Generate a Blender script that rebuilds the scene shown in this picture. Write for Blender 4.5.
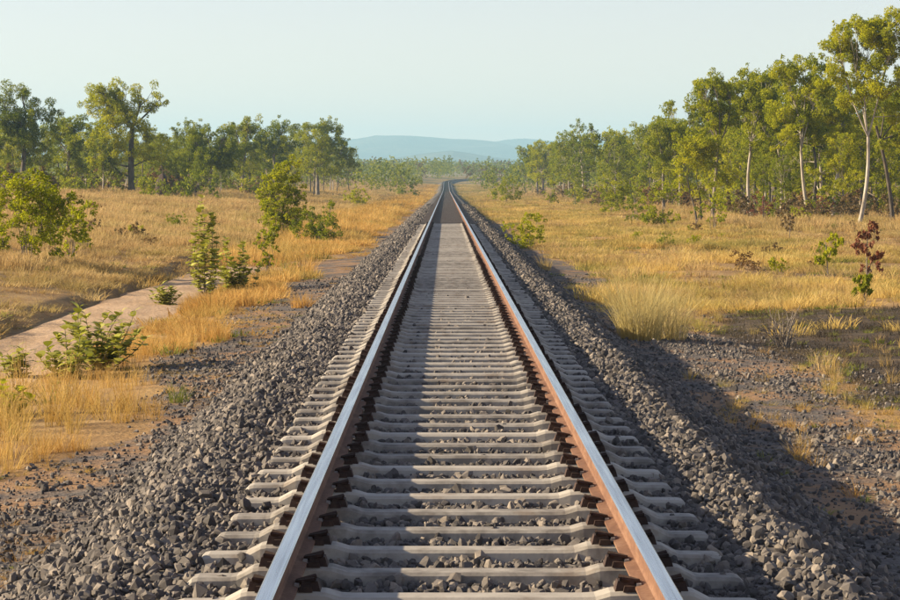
import bpy, bmesh, math, random
import numpy as np
from mathutils import Vector

# ------------------------------------------------------------------ clear
for o in list(bpy.data.objects):
    bpy.data.objects.remove(o)
scene = bpy.context.scene
COL = scene.collection

# ------------------------------------------------------------------ camera (x right, y along the track, z up, rail top at z = 0)
CAM_X, CAM_Z = -0.084, 1.51
cam_d = bpy.data.cameras.new("camera")
cam_d.sensor_width = 36.0
cam_d.lens = 98.1
cam_d.clip_start = 0.1
cam_d.clip_end = 40000
cam = bpy.data.objects.new("camera", cam_d)
COL.objects.link(cam)
cam.location = (CAM_X, 0, CAM_Z)
cam.rotation_euler = (math.radians(90 - 2.70), 0, math.radians(-0.093))
scene.camera = cam

# ------------------------------------------------------------------ sky and sun: low sun from the left
SUN_EL = math.radians(21.0)
SUN_AZ = math.radians(-86.0)          # compass style: 0 = along the track, -90 = left
world = bpy.data.worlds.new("World")
scene.world = world
world.use_nodes = True
wn, wl = world.node_tree.nodes, world.node_tree.links
wn.clear()
sky = wn.new("ShaderNodeTexSky")
sky.sky_type = 'NISHITA'
sky.sun_disc = False
sky.sun_elevation = SUN_EL
sky.sun_rotation = SUN_AZ
sky.altitude = 0
sky.air_density = 1.0
sky.dust_density = 0.12
sky.ozone_density = 1.0
bg = wn.new("ShaderNodeBackground")
bg.inputs["Strength"].default_value = 0.064
wo = wn.new("ShaderNodeOutputWorld")
hs = wn.new("ShaderNodeHueSaturation")      # milky air: the whole sky a little greyer
hs.inputs["Saturation"].default_value = 0.85
wl.new(sky.outputs[0], hs.inputs["Color"])
tint = wn.new("ShaderNodeMix"); tint.data_type = 'RGBA'; tint.blend_type = 'MULTIPLY'
tint.inputs[0].default_value = 1.0
tint.inputs[7].default_value = (1.17, 0.945, 0.985, 1)
wl.new(hs.outputs[0], tint.inputs[6])
wl.new(tint.outputs[2], bg.inputs[0])
wl.new(bg.outputs[0], wo.inputs[0])

sun_d = bpy.data.lights.new("sun", 'SUN')
sun_d.energy = 5.0
sun_d.angle = math.radians(0.6)
sun_d.color = (1.0, 0.81, 0.56)
sun = bpy.data.objects.new("sun", sun_d)
COL.objects.link(sun)
to_sun = Vector((math.sin(SUN_AZ) * math.cos(SUN_EL), math.cos(SUN_AZ) * math.cos(SUN_EL), math.sin(SUN_EL)))
sun.rotation_euler = (-to_sun).to_track_quat('-Z', 'Y').to_euler()
sun.location = (-40, 0, 30)

vs = scene.view_settings
vs.view_transform = 'Standard'
vs.look = 'None'
vs.exposure = 1.38
vs.gamma = 1.0
vs.use_curve_mapping = False
scene.cycles.use_denoising = True
scene.cycles.max_bounces = 6
scene.cycles.transparent_max_bounces = 4
scene.cycles.volume_bounces = 0

# ------------------------------------------------------------------ numeric helpers
def _hash(ix, iy, seed):
    h = (ix.astype(np.int64) * 374761393 + iy.astype(np.int64) * 668265263 + seed * 982451653) & 0x7fffffff
    h = ((h ^ (h >> 13)) * 1274126177) & 0x7fffffff
    return ((h ^ (h >> 16)) & 0xffff) / 65535.0

def vnoise(x, y, seed=0):
    x = np.asarray(x, float); y = np.asarray(y, float)
    ix, iy = np.floor(x), np.floor(y)
    fx, fy = x - ix, y - iy
    fx = fx * fx * (3 - 2 * fx); fy = fy * fy * (3 - 2 * fy)
    a = _hash(ix, iy, seed); b = _hash(ix + 1, iy, seed)
    c = _hash(ix, iy + 1, seed); d = _hash(ix + 1, iy + 1, seed)
    return (a * (1 - fx) + b * fx) * (1 - fy) + (c * (1 - fx) + d * fx) * fy

def fbm(x, y, seed=0, o=3):
    s, a, t = 0, 0.5, 0
    for k in range(o):
        s = s + a * vnoise(x * 2 ** k, y * 2 ** k, seed + k * 17); t += a; a *= 0.5
    return s / t

def sstep(a, b, x):
    t = np.clip((np.asarray(x, float) - a) / (b - a), 0, 1)
    return t * t * (3 - 2 * t)

# ------------------------------------------------------------------ the lie of the land
def track_x(y):
    y = np.asarray(y, float)
    return np.where(y > 790, (y - 790) ** 2 * 0.00042, 0.0)

def track_z(y):
    return 4.2 * sstep(500, 1050, y)

PROFILE_S = [-9000, -400, -60, -30, -20, -12, -8.3, -7.6, -7.25, -5.3, -4.6, -3.2, -2.4, 0, 2.3, 3.0, 4.5, 8, 14, 20, 60, 400, 9000]
PROFILE_Z = [3.0, 2.0, 1.0, 0.60, 0.18, -0.40, -0.62, -0.68, -0.93, -0.95, -0.86, -0.78, -0.74, -0.78, -0.66, -0.70, -0.74, -0.76, -0.74, -0.68, -0.1, 1.5, 3.0]

def terrain(x, y):
    x = np.asarray(x, float); y = np.asarray(y, float)
    s = x - track_x(np.minimum(y, 1200))
    z = np.interp(s, PROFILE_S, PROFILE_Z)
    smooth = np.interp(s, [-9000, -400, -60, -30, -20, -12, -3.2, 0], [3.0, 2.0, 1.0, 0.60, 0.18, -0.40, -0.78, -0.78])
    z = np.where(s < -3.2, z + (smooth - z) * sstep(90, 150, y), z)
    edge = sstep(2.6, 4.0, np.abs(s))
    onroad = ((s < -5.2) & (s > -7.3))
    z = z + edge * np.where(onroad, 0.02, 0.14) * (fbm(x * 0.45, y * 0.45, 3) - 0.5)
    z = z + np.where(onroad, 0, sstep(4.0, 6.5, np.abs(s))) * 0.42 * (fbm(x * 0.17, y * 0.10, 7, 2) - 0.5)
    z = z + sstep(8, 20, np.abs(s)) * 0.5 * (fbm(x * 0.06, y * 0.06, 5) - 0.5)
    z = z + track_z(y) + 10 * sstep(1100, 2600, y) + 22 * sstep(2500, 6000, y)
    return z

def tz1(x, y):
    return float(terrain(np.array([x]), np.array([y]))[0])

def gravel_mask(s, y):
    w = (fbm(s * 0.7, y * 0.22, 21) - 0.5)
    le = np.interp(y, [0, 22, 34, 60, 90, 140], [3.45, 3.35, 3.3, 3.45, 3.6, 3.4])
    l = np.where(s < 0, sstep(le + 0.3, le - 0.3, -s + w * 1.9), 0)
    redge = np.interp(y, [0, 19, 24, 32, 40, 46, 56, 62, 80, 100, 400], [4.8, 3.9, 4.2, 4.3, 3.5, 3.0, 3.8, 3.6, 3.1, 3.0, 3.0])
    r = np.where(s >= 0, sstep(redge + 0.3, redge - 0.3, s + w * 1.4), 0)
    return np.maximum(l, r)

def burnt_mask(s, y):
    w = (fbm(s * 0.35, y * 0.16, 31) - 0.5)
    yy = y + w * 9
    m = sstep(22.5, 24.5, yy) * sstep(43, 39, yy) * sstep(3.4, 4.6, s + w * 2.2)
    m2 = sstep(58, 60, yy) * sstep(64, 61, yy) * sstep(6, 9, s) * 0.6
    return np.maximum(m, m2)

def road_mask(s, y):
    w = (fbm(s * 0.8, y * 0.3, 41) - 0.5) * 0.5
    return sstep(-7.35, -7.15, s + w) * sstep(-5.1, -5.35, s + w) * sstep(74, 68, y)

# ------------------------------------------------------------------ mesh helpers
def fastmesh(name, V, F, mats=(), smooth=False, tint=None, midx=None):
    V = np.ascontiguousarray(V, dtype=np.float32); F = np.ascontiguousarray(F, dtype=np.int32)
    me = bpy.data.meshes.new(name)
    m, k = F.shape
    me.vertices.add(len(V)); me.vertices.foreach_set("co", V.ravel())
    me.loops.add(m * k); me.loops.foreach_set("vertex_index", F.ravel())
    me.polygons.add(m); me.polygons.foreach_set("loop_start", np.arange(0, m * k, k, dtype=np.int32))
    if midx is not None:
        me.polygons.foreach_set("material_index", np.asarray(midx, dtype=np.int32))
    me.update(calc_edges=True)
    me.polygons.foreach_set("use_smooth", np.full(m, smooth, dtype=bool))
    if tint is not None:
        a = me.attributes.new("tint", 'FLOAT', 'POINT')
        a.data.foreach_set("value", np.asarray(tint, dtype=np.float32))
    for mt in mats:
        me.materials.append(mt)
    return me

def link(name, data, parent=None, label=None, cat=None, group=None, kind=None, loc=None, rz=0.0, scl=None):
    o = bpy.data.objects.new(name, data)
    COL.objects.link(o)
    if parent is not None:
        o.parent = parent
    if loc is not None:
        o.location = loc
    if rz:
        o.rotation_euler = (0, 0, rz)
    if scl is not None:
        o.scale = scl
    for k, v in (("label", label), ("category", cat), ("group", group), ("kind", kind)):
        if v:
            o[k] = v
    return o

def tube(pts, rad, k=6):
    pts = np.asarray(pts, float); rad = np.asarray(rad, float)
    n = len(pts)
    d = np.gradient(pts, axis=0)
    d /= np.linalg.norm(d, axis=1)[:, None] + 1e-9
    ref = np.array([0.0, 1.0, 0.0]) if abs(d[0][1]) < 0.9 else np.array([1.0, 0, 0])
    u = np.cross(d, ref); u /= np.linalg.norm(u, axis=1)[:, None] + 1e-9
    v = np.cross(d, u)
    a = np.linspace(0, 2 * np.pi, k, endpoint=False)
    V = pts[:, None] + rad[:, None, None] * (np.cos(a)[None, :, None] * u[:, None] + np.sin(a)[None, :, None] * v[:, None])
    F = []
    for i in range(n - 1):
        for j in range(k):
            j2 = (j + 1) % k
            F.append((i * k + j, i * k + j2, (i + 1) * k + j2, (i + 1) * k + j))
    return V.reshape(-1, 3), np.array(F)

def join_vf(lst):
    Vs, Fs, off = [], [], 0
    for V, F in lst:
        Vs.append(V); Fs.append(F + off); off += len(V)
    return np.concatenate(Vs), np.concatenate(Fs)

def unit(a):
    return a / (np.linalg.norm(a, axis=-1, keepdims=True) + 1e-9)

def leaf_quads(c, axis, L, W, rng):
    """diamond-shaped leaves: centre, long axis, length, width"""
    n = len(c)
    axis = unit(axis)
    side = unit(np.cross(axis, rng.normal(size=(n, 3))))
    nor = np.cross(axis, side)
    L = np.broadcast_to(L, (n,))[:, None]; W = np.broadcast_to(W, (n,))[:, None]
    bend = nor * L * 0.12
    v0 = c - axis * L * 0.5 - bend
    v1 = c - axis * L * 0.08 + side * W * 0.5 + bend * 0.5
    v2 = c + axis * L * 0.5 - bend
    v3 = c - axis * L * 0.08 - side * W * 0.5 + bend * 0.5
    V = np.stack([v0, v1, v2, v3], 1).reshape(-1, 3)
    F = np.arange(4 * n).reshape(n, 4)
    return V, F

def scatter(name, P, rot, scl, idx, coll, parent=None, kind="stuff", label=None, cat=None):
    """one object of uncountable stuff: points that carry copies of small meshes"""
    me = bpy.data.meshes.new(name)
    P = np.asarray(P, dtype=np.float32)
    n = len(P)
    me.vertices.add(n); me.vertices.foreach_set("co", P.ravel())
    a = me.attributes.new("rot", 'FLOAT_VECTOR', 'POINT'); a.data.foreach_set("vector", np.asarray(rot, np.float32).ravel())
    a = me.attributes.new("scl", 'FLOAT_VECTOR', 'POINT'); a.data.foreach_set("vector", np.asarray(scl, np.float32).ravel())
    a = me.attributes.new("idx", 'INT', 'POINT'); a.data.foreach_set("value", np.asarray(idx, np.int32))
    o = link(name, me, parent, label, cat, kind=kind)
    ng = bpy.data.node_groups.new(name + "_nodes", 'GeometryNodeTree')
    ng.interface.new_socket("Geometry", in_out='INPUT', socket_type='NodeSocketGeometry')
    ng.interface.new_socket("Geometry", in_out='OUTPUT', socket_type='NodeSocketGeometry')
    N, L = ng.nodes, ng.links
    gi, go = N.new("NodeGroupInput"), N.new("NodeGroupOutput")
    iop = N.new("GeometryNodeInstanceOnPoints")
    ci = N.new("GeometryNodeCollectionInfo")
    ci.inputs["Collection"].default_value = coll
    ci.inputs["Separate Children"].default_value = True
    ci.inputs["Reset Children"].default_value = True
    def attr(nm, t):
        q = N.new("GeometryNodeInputNamedAttribute"); q.data_type = t
        q.inputs["Name"].default_value = nm
        return [s for s in q.outputs if s.enabled and s.name == "Attribute"][0]
    e2r = N.new("FunctionNodeEulerToRotation")
    L.new(gi.outputs[0], iop.inputs["Points"])
    L.new(ci.outputs[0], iop.inputs["Instance"])
    iop.inputs["Pick Instance"].default_value = True
    L.new(attr("idx", 'INT'), iop.inputs["Instance Index"])
    L.new(attr("rot", 'FLOAT_VECTOR'), e2r.inputs[0])
    L.new(e2r.outputs[0], iop.inputs["Rotation"])
    L.new(attr("scl", 'FLOAT_VECTOR'), iop.inputs["Scale"])
    L.new(iop.outputs[0], go.inputs[0])
    md = o.modifiers.new("scatter", 'NODES')
    md.node_group = ng
    return o

def source_coll(name, meshes):
    c = bpy.data.collections.new(name)
    for i, me in enumerate(meshes):
        c.objects.link(bpy.data.objects.new("%s_%02d" % (name, i), me))
    return c

# ------------------------------------------------------------------ materials
def new_mat(name):
    m = bpy.data.materials.new(name)
    m.use_nodes = True
    nt = m.node_tree
    nt.nodes.clear()
    out = nt.nodes.new("ShaderNodeOutputMaterial")
    return m, nt, out

class NB:
    def __init__(s, nt):
        s.nt = nt
    def n(s, t, **kw):
        q = s.nt.nodes.new(t)
        for k, v in kw.items():
            setattr(q, k, v)
        return q
    def l(s, a, b):
        s.nt.links.new(a, b)
    def val(s, sock, v):
        if isinstance(v, (int, float, tuple, list)):
            sock.default_value = v
        else:
            s.l(v, sock)
    def noise(s, vec, scale, detail=3, rough=0.55, dist=0.0):
        q = s.n("ShaderNodeTexNoise")
        if vec is not None:
            s.l(vec, q.inputs["Vector"])
        q.inputs["Scale"].default_value = scale
        q.inputs["Detail"].default_value = detail
        q.inputs["Roughness"].default_value = rough
        q.inputs["Distortion"].default_value = dist
        return q.outputs["Fac"]
    def ramp(s, fac, stops):
        q = s.n("ShaderNodeValToRGB")
        e = q.color_ramp.elements
        while len(e) > 1:
            e.remove(e[-1])
        for i, (p, c) in enumerate(stops):
            el = e[0] if i == 0 else e.new(p)
            el.position = p
            el.color = (c[0], c[1], c[2], 1) if len(c) == 3 else c
        s.l(fac, q.inputs[0])
        return q.outputs[0]
    def mix(s, f, a, b, mode='MIX'):
        q = s.n("ShaderNodeMix", data_type='RGBA', blend_type=mode)
        s.val(q.inputs[0], f)
        for sock, v in ((q.inputs[6], a), (q.inputs[7], b)):
            s.val(sock, tuple(v) + (1,) if isinstance(v, tuple) and len(v) == 3 else v)
        return q.outputs[2]
    def math(s, op, a, b=0.0, clamp=False):
        q = s.n("ShaderNodeMath", operation=op, use_clamp=clamp)
        s.val(q.inputs[0], a); s.val(q.inputs[1], b)
        return q.outputs[0]
    def mapr(s, v, a, b, c=0.0, d=1.0):
        q = s.n("ShaderNodeMapRange")
        s.val(q.inputs[0], v)
        for i, k in enumerate((a, b, c, d)):
            q.inputs[i + 1].default_value = k
        return q.outputs[0]
    def attr(s, name):
        return s.n("ShaderNodeAttribute", attribute_name=name).outputs["Fac"]
    def pos(s):
        return s.n("ShaderNodeNewGeometry").outputs["Position"]
    def obj_random(s):
        return s.n("ShaderNodeObjectInfo").outputs["Random"]
    def bump(s, h, strength, dist):
        q = s.n("ShaderNodeBump")
        q.inputs["Strength"].default_value = strength
        q.inputs["Distance"].default_value = dist
        s.l(h, q.inputs["Height"])
        return q.outputs[0]
    def bsdf(s, color, rough=0.8, metal=0.0, normal=None, spec=0.3):
        q = s.n("ShaderNodeBsdfPrincipled")
        s.val(q.inputs["Base Color"], tuple(color) + (1,) if isinstance(color, tuple) and len(color) == 3 else color)
        s.val(q.inputs["Roughness"], rough)
        s.val(q.inputs["Metallic"], metal)
        q.inputs["Specular IOR Level"].default_value = spec
        if normal is not None:
            s.l(normal, q.inputs["Normal"])
        return q.outputs[0]

def leaf_material(name, stops, trans=0.42, trans_tint=(1.1, 1.2, 0.4)):
    m, nt, out = new_mat(name); b = NB(nt)
    t = b.math('ADD', b.math('MULTIPLY', b.attr("tint"), 0.72), b.math('MULTIPLY', b.obj_random(), 0.28))
    c = b.ramp(t, stops)
    d = b.bsdf(c, 0.6, spec=0.12)
    tr = b.n("ShaderNodeBsdfTranslucent")
    b.l(b.mix(1.0, c, trans_tint, 'MULTIPLY'), tr.inputs[0])
    mx = b.n("ShaderNodeMixShader"); mx.inputs[0].default_value = trans
    b.l(d, mx.inputs[1]); b.l(tr.outputs[0], mx.inputs[2]); b.l(mx.outputs[0], out.inputs[0])
    return m

# foliage
M_LEAF_OLIVE = leaf_material("leaf_olive", [(0.0, (0.0926, 0.128, 0.0116)), (0.45, (0.21, 0.237, 0.016)), (0.8, (0.333, 0.331, 0.0218)), (1.0, (0.408, 0.344, 0.0363))])
M_LEAF_YELLOW = leaf_material("leaf_yellow_green", [(0.0, (0.126, 0.161, 0.00872)), (0.5, (0.355, 0.357, 0.0131)), (1.0, (0.546, 0.479, 0.0218))], 0.45)
M_LEAF_GREY = leaf_material("leaf_grey_green", [(0.0, (0.149, 0.173, 0.0255)), (0.5, (0.356, 0.356, 0.0595)), (1.0, (0.575, 0.54, 0.17))], 0.3, (1.1, 1.15, 0.6))
M_LEAF_RED = leaf_material("leaf_rust_red", [(0.0, (0.13, 0.055, 0.03)), (0.5, (0.24, 0.10, 0.055)), (1.0, (0.32, 0.19, 0.10))], 0.3, (1.2, 0.9, 0.7))
M_LEAF_BROWN = leaf_material("leaf_dry_brown", [(0.0, (0.091, 0.065, 0.0325)), (0.5, (0.195, 0.137, 0.0585)), (1.0, (0.286, 0.221, 0.091))], 0.3, (1.1, 1.0, 0.7))

M_LEAF_RUSTY = leaf_material("leaf_rusty", [(0.0, (0.11, 0.06, 0.025)), (0.5, (0.22, 0.13, 0.05)), (1.0, (0.28, 0.20, 0.075))], 0.3, (1.1, 1.0, 0.7))

def bark_material(name, c0, c1, c2):
    m, nt, out = new_mat(name); b = NB(nt)
    tc = b.n("ShaderNodeTexCoord").outputs["Object"]
    mp = b.n("ShaderNodeMapping"); b.l(tc, mp.inputs[0]); mp.inputs["Scale"].default_value = (3, 3, 0.7)
    f = b.noise(mp.outputs[0], 1.6, 4, 0.6)
    c = b.ramp(f, [(0.30, c0), (0.48, c1), (0.72, c2)])
    sh = b.bsdf(c, 0.8, normal=b.bump(b.noise(mp.outputs[0], 9, 3), 0.4, 0.02))
    b.l(sh, out.inputs[0])
    return m
M_BARK_WHITE = bark_material("pale_smooth_bark", (0.13, 0.105, 0.08), (0.33, 0.29, 0.235), (0.52, 0.47, 0.40))
M_BARK_DARK = bark_material("dark_rough_bark", (0.035, 0.028, 0.024), (0.08, 0.065, 0.052), (0.16, 0.13, 0.10))
M_BARK_GREY = bark_material("grey_brown_bark", (0.08, 0.065, 0.05), (0.17, 0.14, 0.11), (0.30, 0.26, 0.21))

# dry grass: straw to orange on the left of the line, paler and more olive on the right
def grass_material(name, lo, mid, hi, green):
    m, nt, out = new_mat(name); b = NB(nt)
    p = b.pos()
    patch = b.noise(p, 0.45, 3, 0.6)
    t = b.math('ADD', b.math('MULTIPLY', b.attr("tint"), 0.40), b.math('ADD', b.math('MULTIPLY', b.obj_random(), 0.36), b.math('MULTIPLY', b.math('SUBTRACT', patch, 0.28), 0.65)))
    c = b.ramp(t, [(0.15, lo), (0.5, mid), (0.85, hi)])
    g = b.mapr(b.noise(p, 0.22, 4, 0.65), 0.44, 0.62, 0.0, green)
    c = b.mix(g, c, (0.27, 0.24, 0.055))
    d = b.bsdf(c, 0.7, spec=0.15)
    tr = b.n("ShaderNodeBsdfTranslucent"); b.l(c, tr.inputs[0])
    mx = b.n("ShaderNodeMixShader"); mx.inputs[0].default_value = 0.4
    b.l(d, mx.inputs[1]); b.l(tr.outputs[0], mx.inputs[2]); b.l(mx.outputs[0], out.inputs[0])
    return m
M_GRASS_L = grass_material("dry_grass_orange", (0.264, 0.12, 0.0308), (0.54, 0.318, 0.0825), (0.72, 0.504, 0.176), 0.45)
M_GRASS_F = grass_material("dry_grass_field", (0.22, 0.125, 0.0531), (0.467, 0.31, 0.127), (0.7, 0.528, 0.24), 0.5)
M_GRASS_R = grass_material("dry_grass_straw", (0.287, 0.165, 0.0431), (0.587, 0.407, 0.118), (0.786, 0.611, 0.222), 0.85)
M_GRASS_P = grass_material("pale_tussock", (0.30, 0.23, 0.09), (0.56, 0.46, 0.20), (0.74, 0.63, 0.34), 0.3)
M_GRASS_G = grass_material("green_weed", (0.091, 0.117, 0.022), (0.195, 0.215, 0.0385), (0.325, 0.312, 0.066), 0.2)

# stone
def stone_material(name, stops, scale):
    m, nt, out = new_mat(name); b = NB(nt)
    tc = b.n("ShaderNodeTexCoord").outputs["Object"]
    r = b.obj_random()
    f = b.math('ADD', b.math('MULTIPLY', r, 0.75), b.math('MULTIPLY', b.noise(tc, scale, 3, 0.6), 0.3))
    c = b.ramp(f, stops)
    b.l(b.bsdf(c, 0.85, normal=b.bump(b.noise(tc, scale * 6, 2), 0.35, 0.004)), out.inputs[0])
    return m
M_STONE = stone_material("ballast_stone", [(0.1, (0.046, 0.0414, 0.0386)), (0.42, (0.0966, 0.0865, 0.0791)), (0.72, (0.156, 0.138, 0.121)), (1.0, (0.304, 0.258, 0.207))], 3.0)

def gravel_bed_material():
    m, nt, out = new_mat("ballast_bed"); b = NB(nt)
    p = b.pos()
    v = b.n("ShaderNodeTexVoronoi"); b.l(p, v.inputs["Vector"]); v.inputs["Scale"].default_value = 16
    cc = b.n("ShaderNodeSeparateColor"); b.l(v.outputs["Color"], cc.inputs[0])
    f = b.math('ADD', b.math('MULTIPLY', cc.outputs[0], 0.7), b.math('MULTIPLY', b.noise(p, 1.2, 3), 0.35))
    c = b.ramp(f, [(0.1, (0.04, 0.036, 0.034)), (0.5, (0.095, 0.085, 0.078)), (0.95, (0.20, 0.18, 0.155))])
    b.l(b.bsdf(c, 0.9, normal=b.bump(v.outputs["Distance"], 0.9, 0.05)), out.inputs[0])
    return m
M_BED = gravel_bed_material()

def ground_material():
    m, nt, out = new_mat("ground_soil"); b = NB(nt)
    p = b.pos()
    n1 = b.noise(p, 0.35, 4, 0.6); n2 = b.noise(p, 3.0, 4, 0.65); n3 = b.noise(p, 22.0, 3, 0.6)
    soil = b.ramp(b.math('ADD', b.math('MULTIPLY', n1, 0.6), b.math('MULTIPLY', n2, 0.4)),
                  [(0.3, (0.16, 0.095, 0.042)), (0.5, (0.30, 0.19, 0.085)), (0.7, (0.40, 0.28, 0.13))])
    far = b.ramp(b.noise(p, 0.02, 4, 0.6), [(0.35, (0.10, 0.105, 0.045)), (0.5, (0.22, 0.16, 0.07)), (0.65, (0.34, 0.24, 0.10))])
    sep = b.n("ShaderNodeSeparateXYZ"); b.l(p, sep.inputs[0])
    soil = b.mix(b.mapr(sep.outputs[1], 350, 900), soil, far)
    grav = b.ramp(b.math('ADD', b.math('MULTIPLY', n3, 0.6), b.math('MULTIPLY', n2, 0.4)),
                  [(0.3, (0.06, 0.054, 0.05)), (0.5, (0.12, 0.107, 0.096)), (0.7, (0.21, 0.18, 0.155))])
    stain = b.mapr(b.noise(p, 0.9, 4, 0.65), 0.46, 0.60)
    grav = b.mix(b.math('MULTIPLY', stain, 0.78), grav, (0.32, 0.19, 0.095))
    burnt = b.ramp(b.math('ADD', b.math('MULTIPLY', n2, 0.6), b.math('MULTIPLY', n3, 0.4)),
                   [(0.32, (0.035, 0.03, 0.026)), (0.52, (0.085, 0.066, 0.048)), (0.72, (0.20, 0.145, 0.085))])
    def edge(a):
        return b.mapr(b.math('ADD', b.attr(a), b.math('MULTIPLY', b.math('SUBTRACT', n2, 0.5), 1.2)), 0.40, 0.62)
    c = b.mix(edge("gravel"), soil, grav)
    c = b.mix(edge("burnt"), c, burnt)
    h = b.math('ADD', b.math('MULTIPLY', n3, 0.5), n2)
    b.l(b.bsdf(c, 0.95, normal=b.bump(h, 0.7, 0.06), spec=0.1), out.inputs[0])
    return m
M_GROUND = ground_material()

def road_material():
    m, nt, out = new_mat("bare_dirt"); b = NB(nt)
    p = b.pos()
    mp = b.n("ShaderNodeMapping"); b.l(p, mp.inputs[0]); mp.inputs["Scale"].default_value = (1.6, 0.35, 1)
    n1 = b.noise(mp.outputs[0], 1.0, 4, 0.6); n3 = b.noise(p, 9.0, 4, 0.65)
    c = b.ramp(b.math('ADD', b.math('MULTIPLY', n1, 0.6), b.math('MULTIPLY', n3, 0.4)),
               [(0.33, (0.26, 0.175, 0.105)), (0.5, (0.43, 0.30, 0.185)), (0.68, (0.55, 0.40, 0.26))])
    b.l(b.bsdf(c, 0.95, normal=b.bump(b.math('ADD', n3, n1), 0.6, 0.05), spec=0.1), out.inputs[0])
    return m
M_ROAD = road_material()

def hill_material():
    m, nt, out = new_mat("wooded_hill"); b = NB(nt)
    p = b.pos()
    c = b.ramp(b.noise(p, 0.006, 5, 0.65), [(0.35, (0.04, 0.055, 0.03)), (0.55, (0.08, 0.09, 0.05)), (0.7, (0.14, 0.13, 0.08))])
    b.l(b.bsdf(c, 0.95, normal=b.bump(b.noise(p, 0.02, 5, 0.7), 0.8, 30), spec=0.05), out.inputs[0])
    return m
M_HILL = hill_material()

def steel_top():
    m, nt, out = new_mat("polished_rail_head"); b = NB(nt)
    p = b.pos()
    mp = b.n("ShaderNodeMapping"); b.l(p, mp.inputs[0]); mp.inputs["Scale"].default_value = (60, 0.8, 1)
    f = b.noise(mp.outputs[0], 1.0, 3)
    c = b.ramp(f, [(0.3, (0.42, 0.44, 0.46)), (0.7, (0.64, 0.65, 0.66))])
    b.l(b.bsdf(c, b.mapr(f, 0.3, 0.7, 0.30, 0.20), 1.0), out.inputs[0])
    return m
def rust(name, lo, mid, hi):
    m, nt, out = new_mat(name); b = NB(nt)
    p = b.pos()
    mp = b.n("ShaderNodeMapping"); b.l(p, mp.inputs[0]); mp.inputs["Scale"].default_value = (8, 2.0, 8)
    f = b.math('ADD', b.math('MULTIPLY', b.noise(mp.outputs[0], 1.5, 4, 0.6), 0.6), b.math('MULTIPLY', b.noise(p, 40, 3), 0.4))
    c = b.ramp(f, [(0.3, lo), (0.5, mid), (0.7, hi)])
    b.l(b.bsdf(c, 0.8, normal=b.bump(b.noise(p, 90, 3), 0.3, 0.003)), out.inputs[0])
    return m
M_STEEL = steel_top()
M_RUST = rust("rail_rust", (0.095, 0.046, 0.028), (0.165, 0.085, 0.049), (0.245, 0.145, 0.09))
M_CLIP = rust("dark_rusty_iron", (0.022, 0.014, 0.011), (0.045, 0.026, 0.019), (0.085, 0.048, 0.032))
M_PAD = rust("dusty_grey_insulator", (0.16, 0.14, 0.12), (0.26, 0.235, 0.21), (0.36, 0.33, 0.29))

def sleeper_material():
    m, nt, out = new_mat("dusty_pressed_steel"); b = NB(nt)
    p = b.pos(); r = b.obj_random()
    f = b.math('ADD', b.math('MULTIPLY', b.noise(p, 7, 4, 0.65), 0.7), b.math('MULTIPLY', r, 0.22))
    c = b.ramp(f, [(0.3, (0.18, 0.162, 0.138)), (0.48, (0.35, 0.322, 0.275)), (0.75, (0.47, 0.435, 0.37))])
    st = b.mapr(b.noise(p, 2.6, 5, 0.7), 0.56, 0.70)
    c = b.mix(b.math('MULTIPLY', st, 0.55), c, (0.20, 0.135, 0.085))
    b.l(b.bsdf(c, 0.75, normal=b.bump(b.noise(p, 60, 3), 0.2, 0.003)), out.inputs[0])
    return m
M_SLEEPER = sleeper_material()
M_TIMBER = rust("weathered_timber", (0.085, 0.068, 0.055), (0.15, 0.125, 0.105), (0.23, 0.195, 0.165))
M_MOUND = rust("termite_earth", (0.025, 0.014, 0.012), (0.045, 0.026, 0.02), (0.075, 0.045, 0.033))

# ================================================================== SETTING
# ---- ground sheet
ys = np.concatenate([np.linspace(-600, 0, 13)[:-1], np.arange(0, 70, 0.28), np.geomspace(70, 9000, 150)])
sp = np.concatenate([np.arange(2.0, 14, 0.28), np.geomspace(14, 8500, 70)])
ss = np.concatenate([-sp[::-1], [-1.0, 0.0, 1.0], sp])
SX, SY = np.meshgrid(ss, ys)
GX = SX + track_x(np.clip(SY, 0, 1200)) * np.exp(-np.abs(SX) / 400)
GZ = terrain(GX, SY)
ny, nx = SX.shape
V = np.stack([GX, SY, GZ], -1).reshape(-1, 3)
ii = np.arange(ny * nx).reshape(ny, nx)
F = np.stack([ii[:-1, :-1], ii[:-1, 1:], ii[1:, 1:], ii[1:, :-1]], -1).reshape(-1, 4)
me = fastmesh("ground", V, F, [M_GROUND], True)
sflat = (GX - track_x(np.clip(SY, 0, 1200))).ravel()
for nm, fn in (("gravel", gravel_mask), ("burnt", burnt_mask)):
    a = me.attributes.new(nm, 'FLOAT', 'POINT')
    a.data.foreach_set("value", fn(sflat, SY.ravel()).astype(np.float32))
ground = link("ground", me, kind="structure", label="dry savanna ground of straw-coloured soil and grey gravel", cat="ground")

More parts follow.
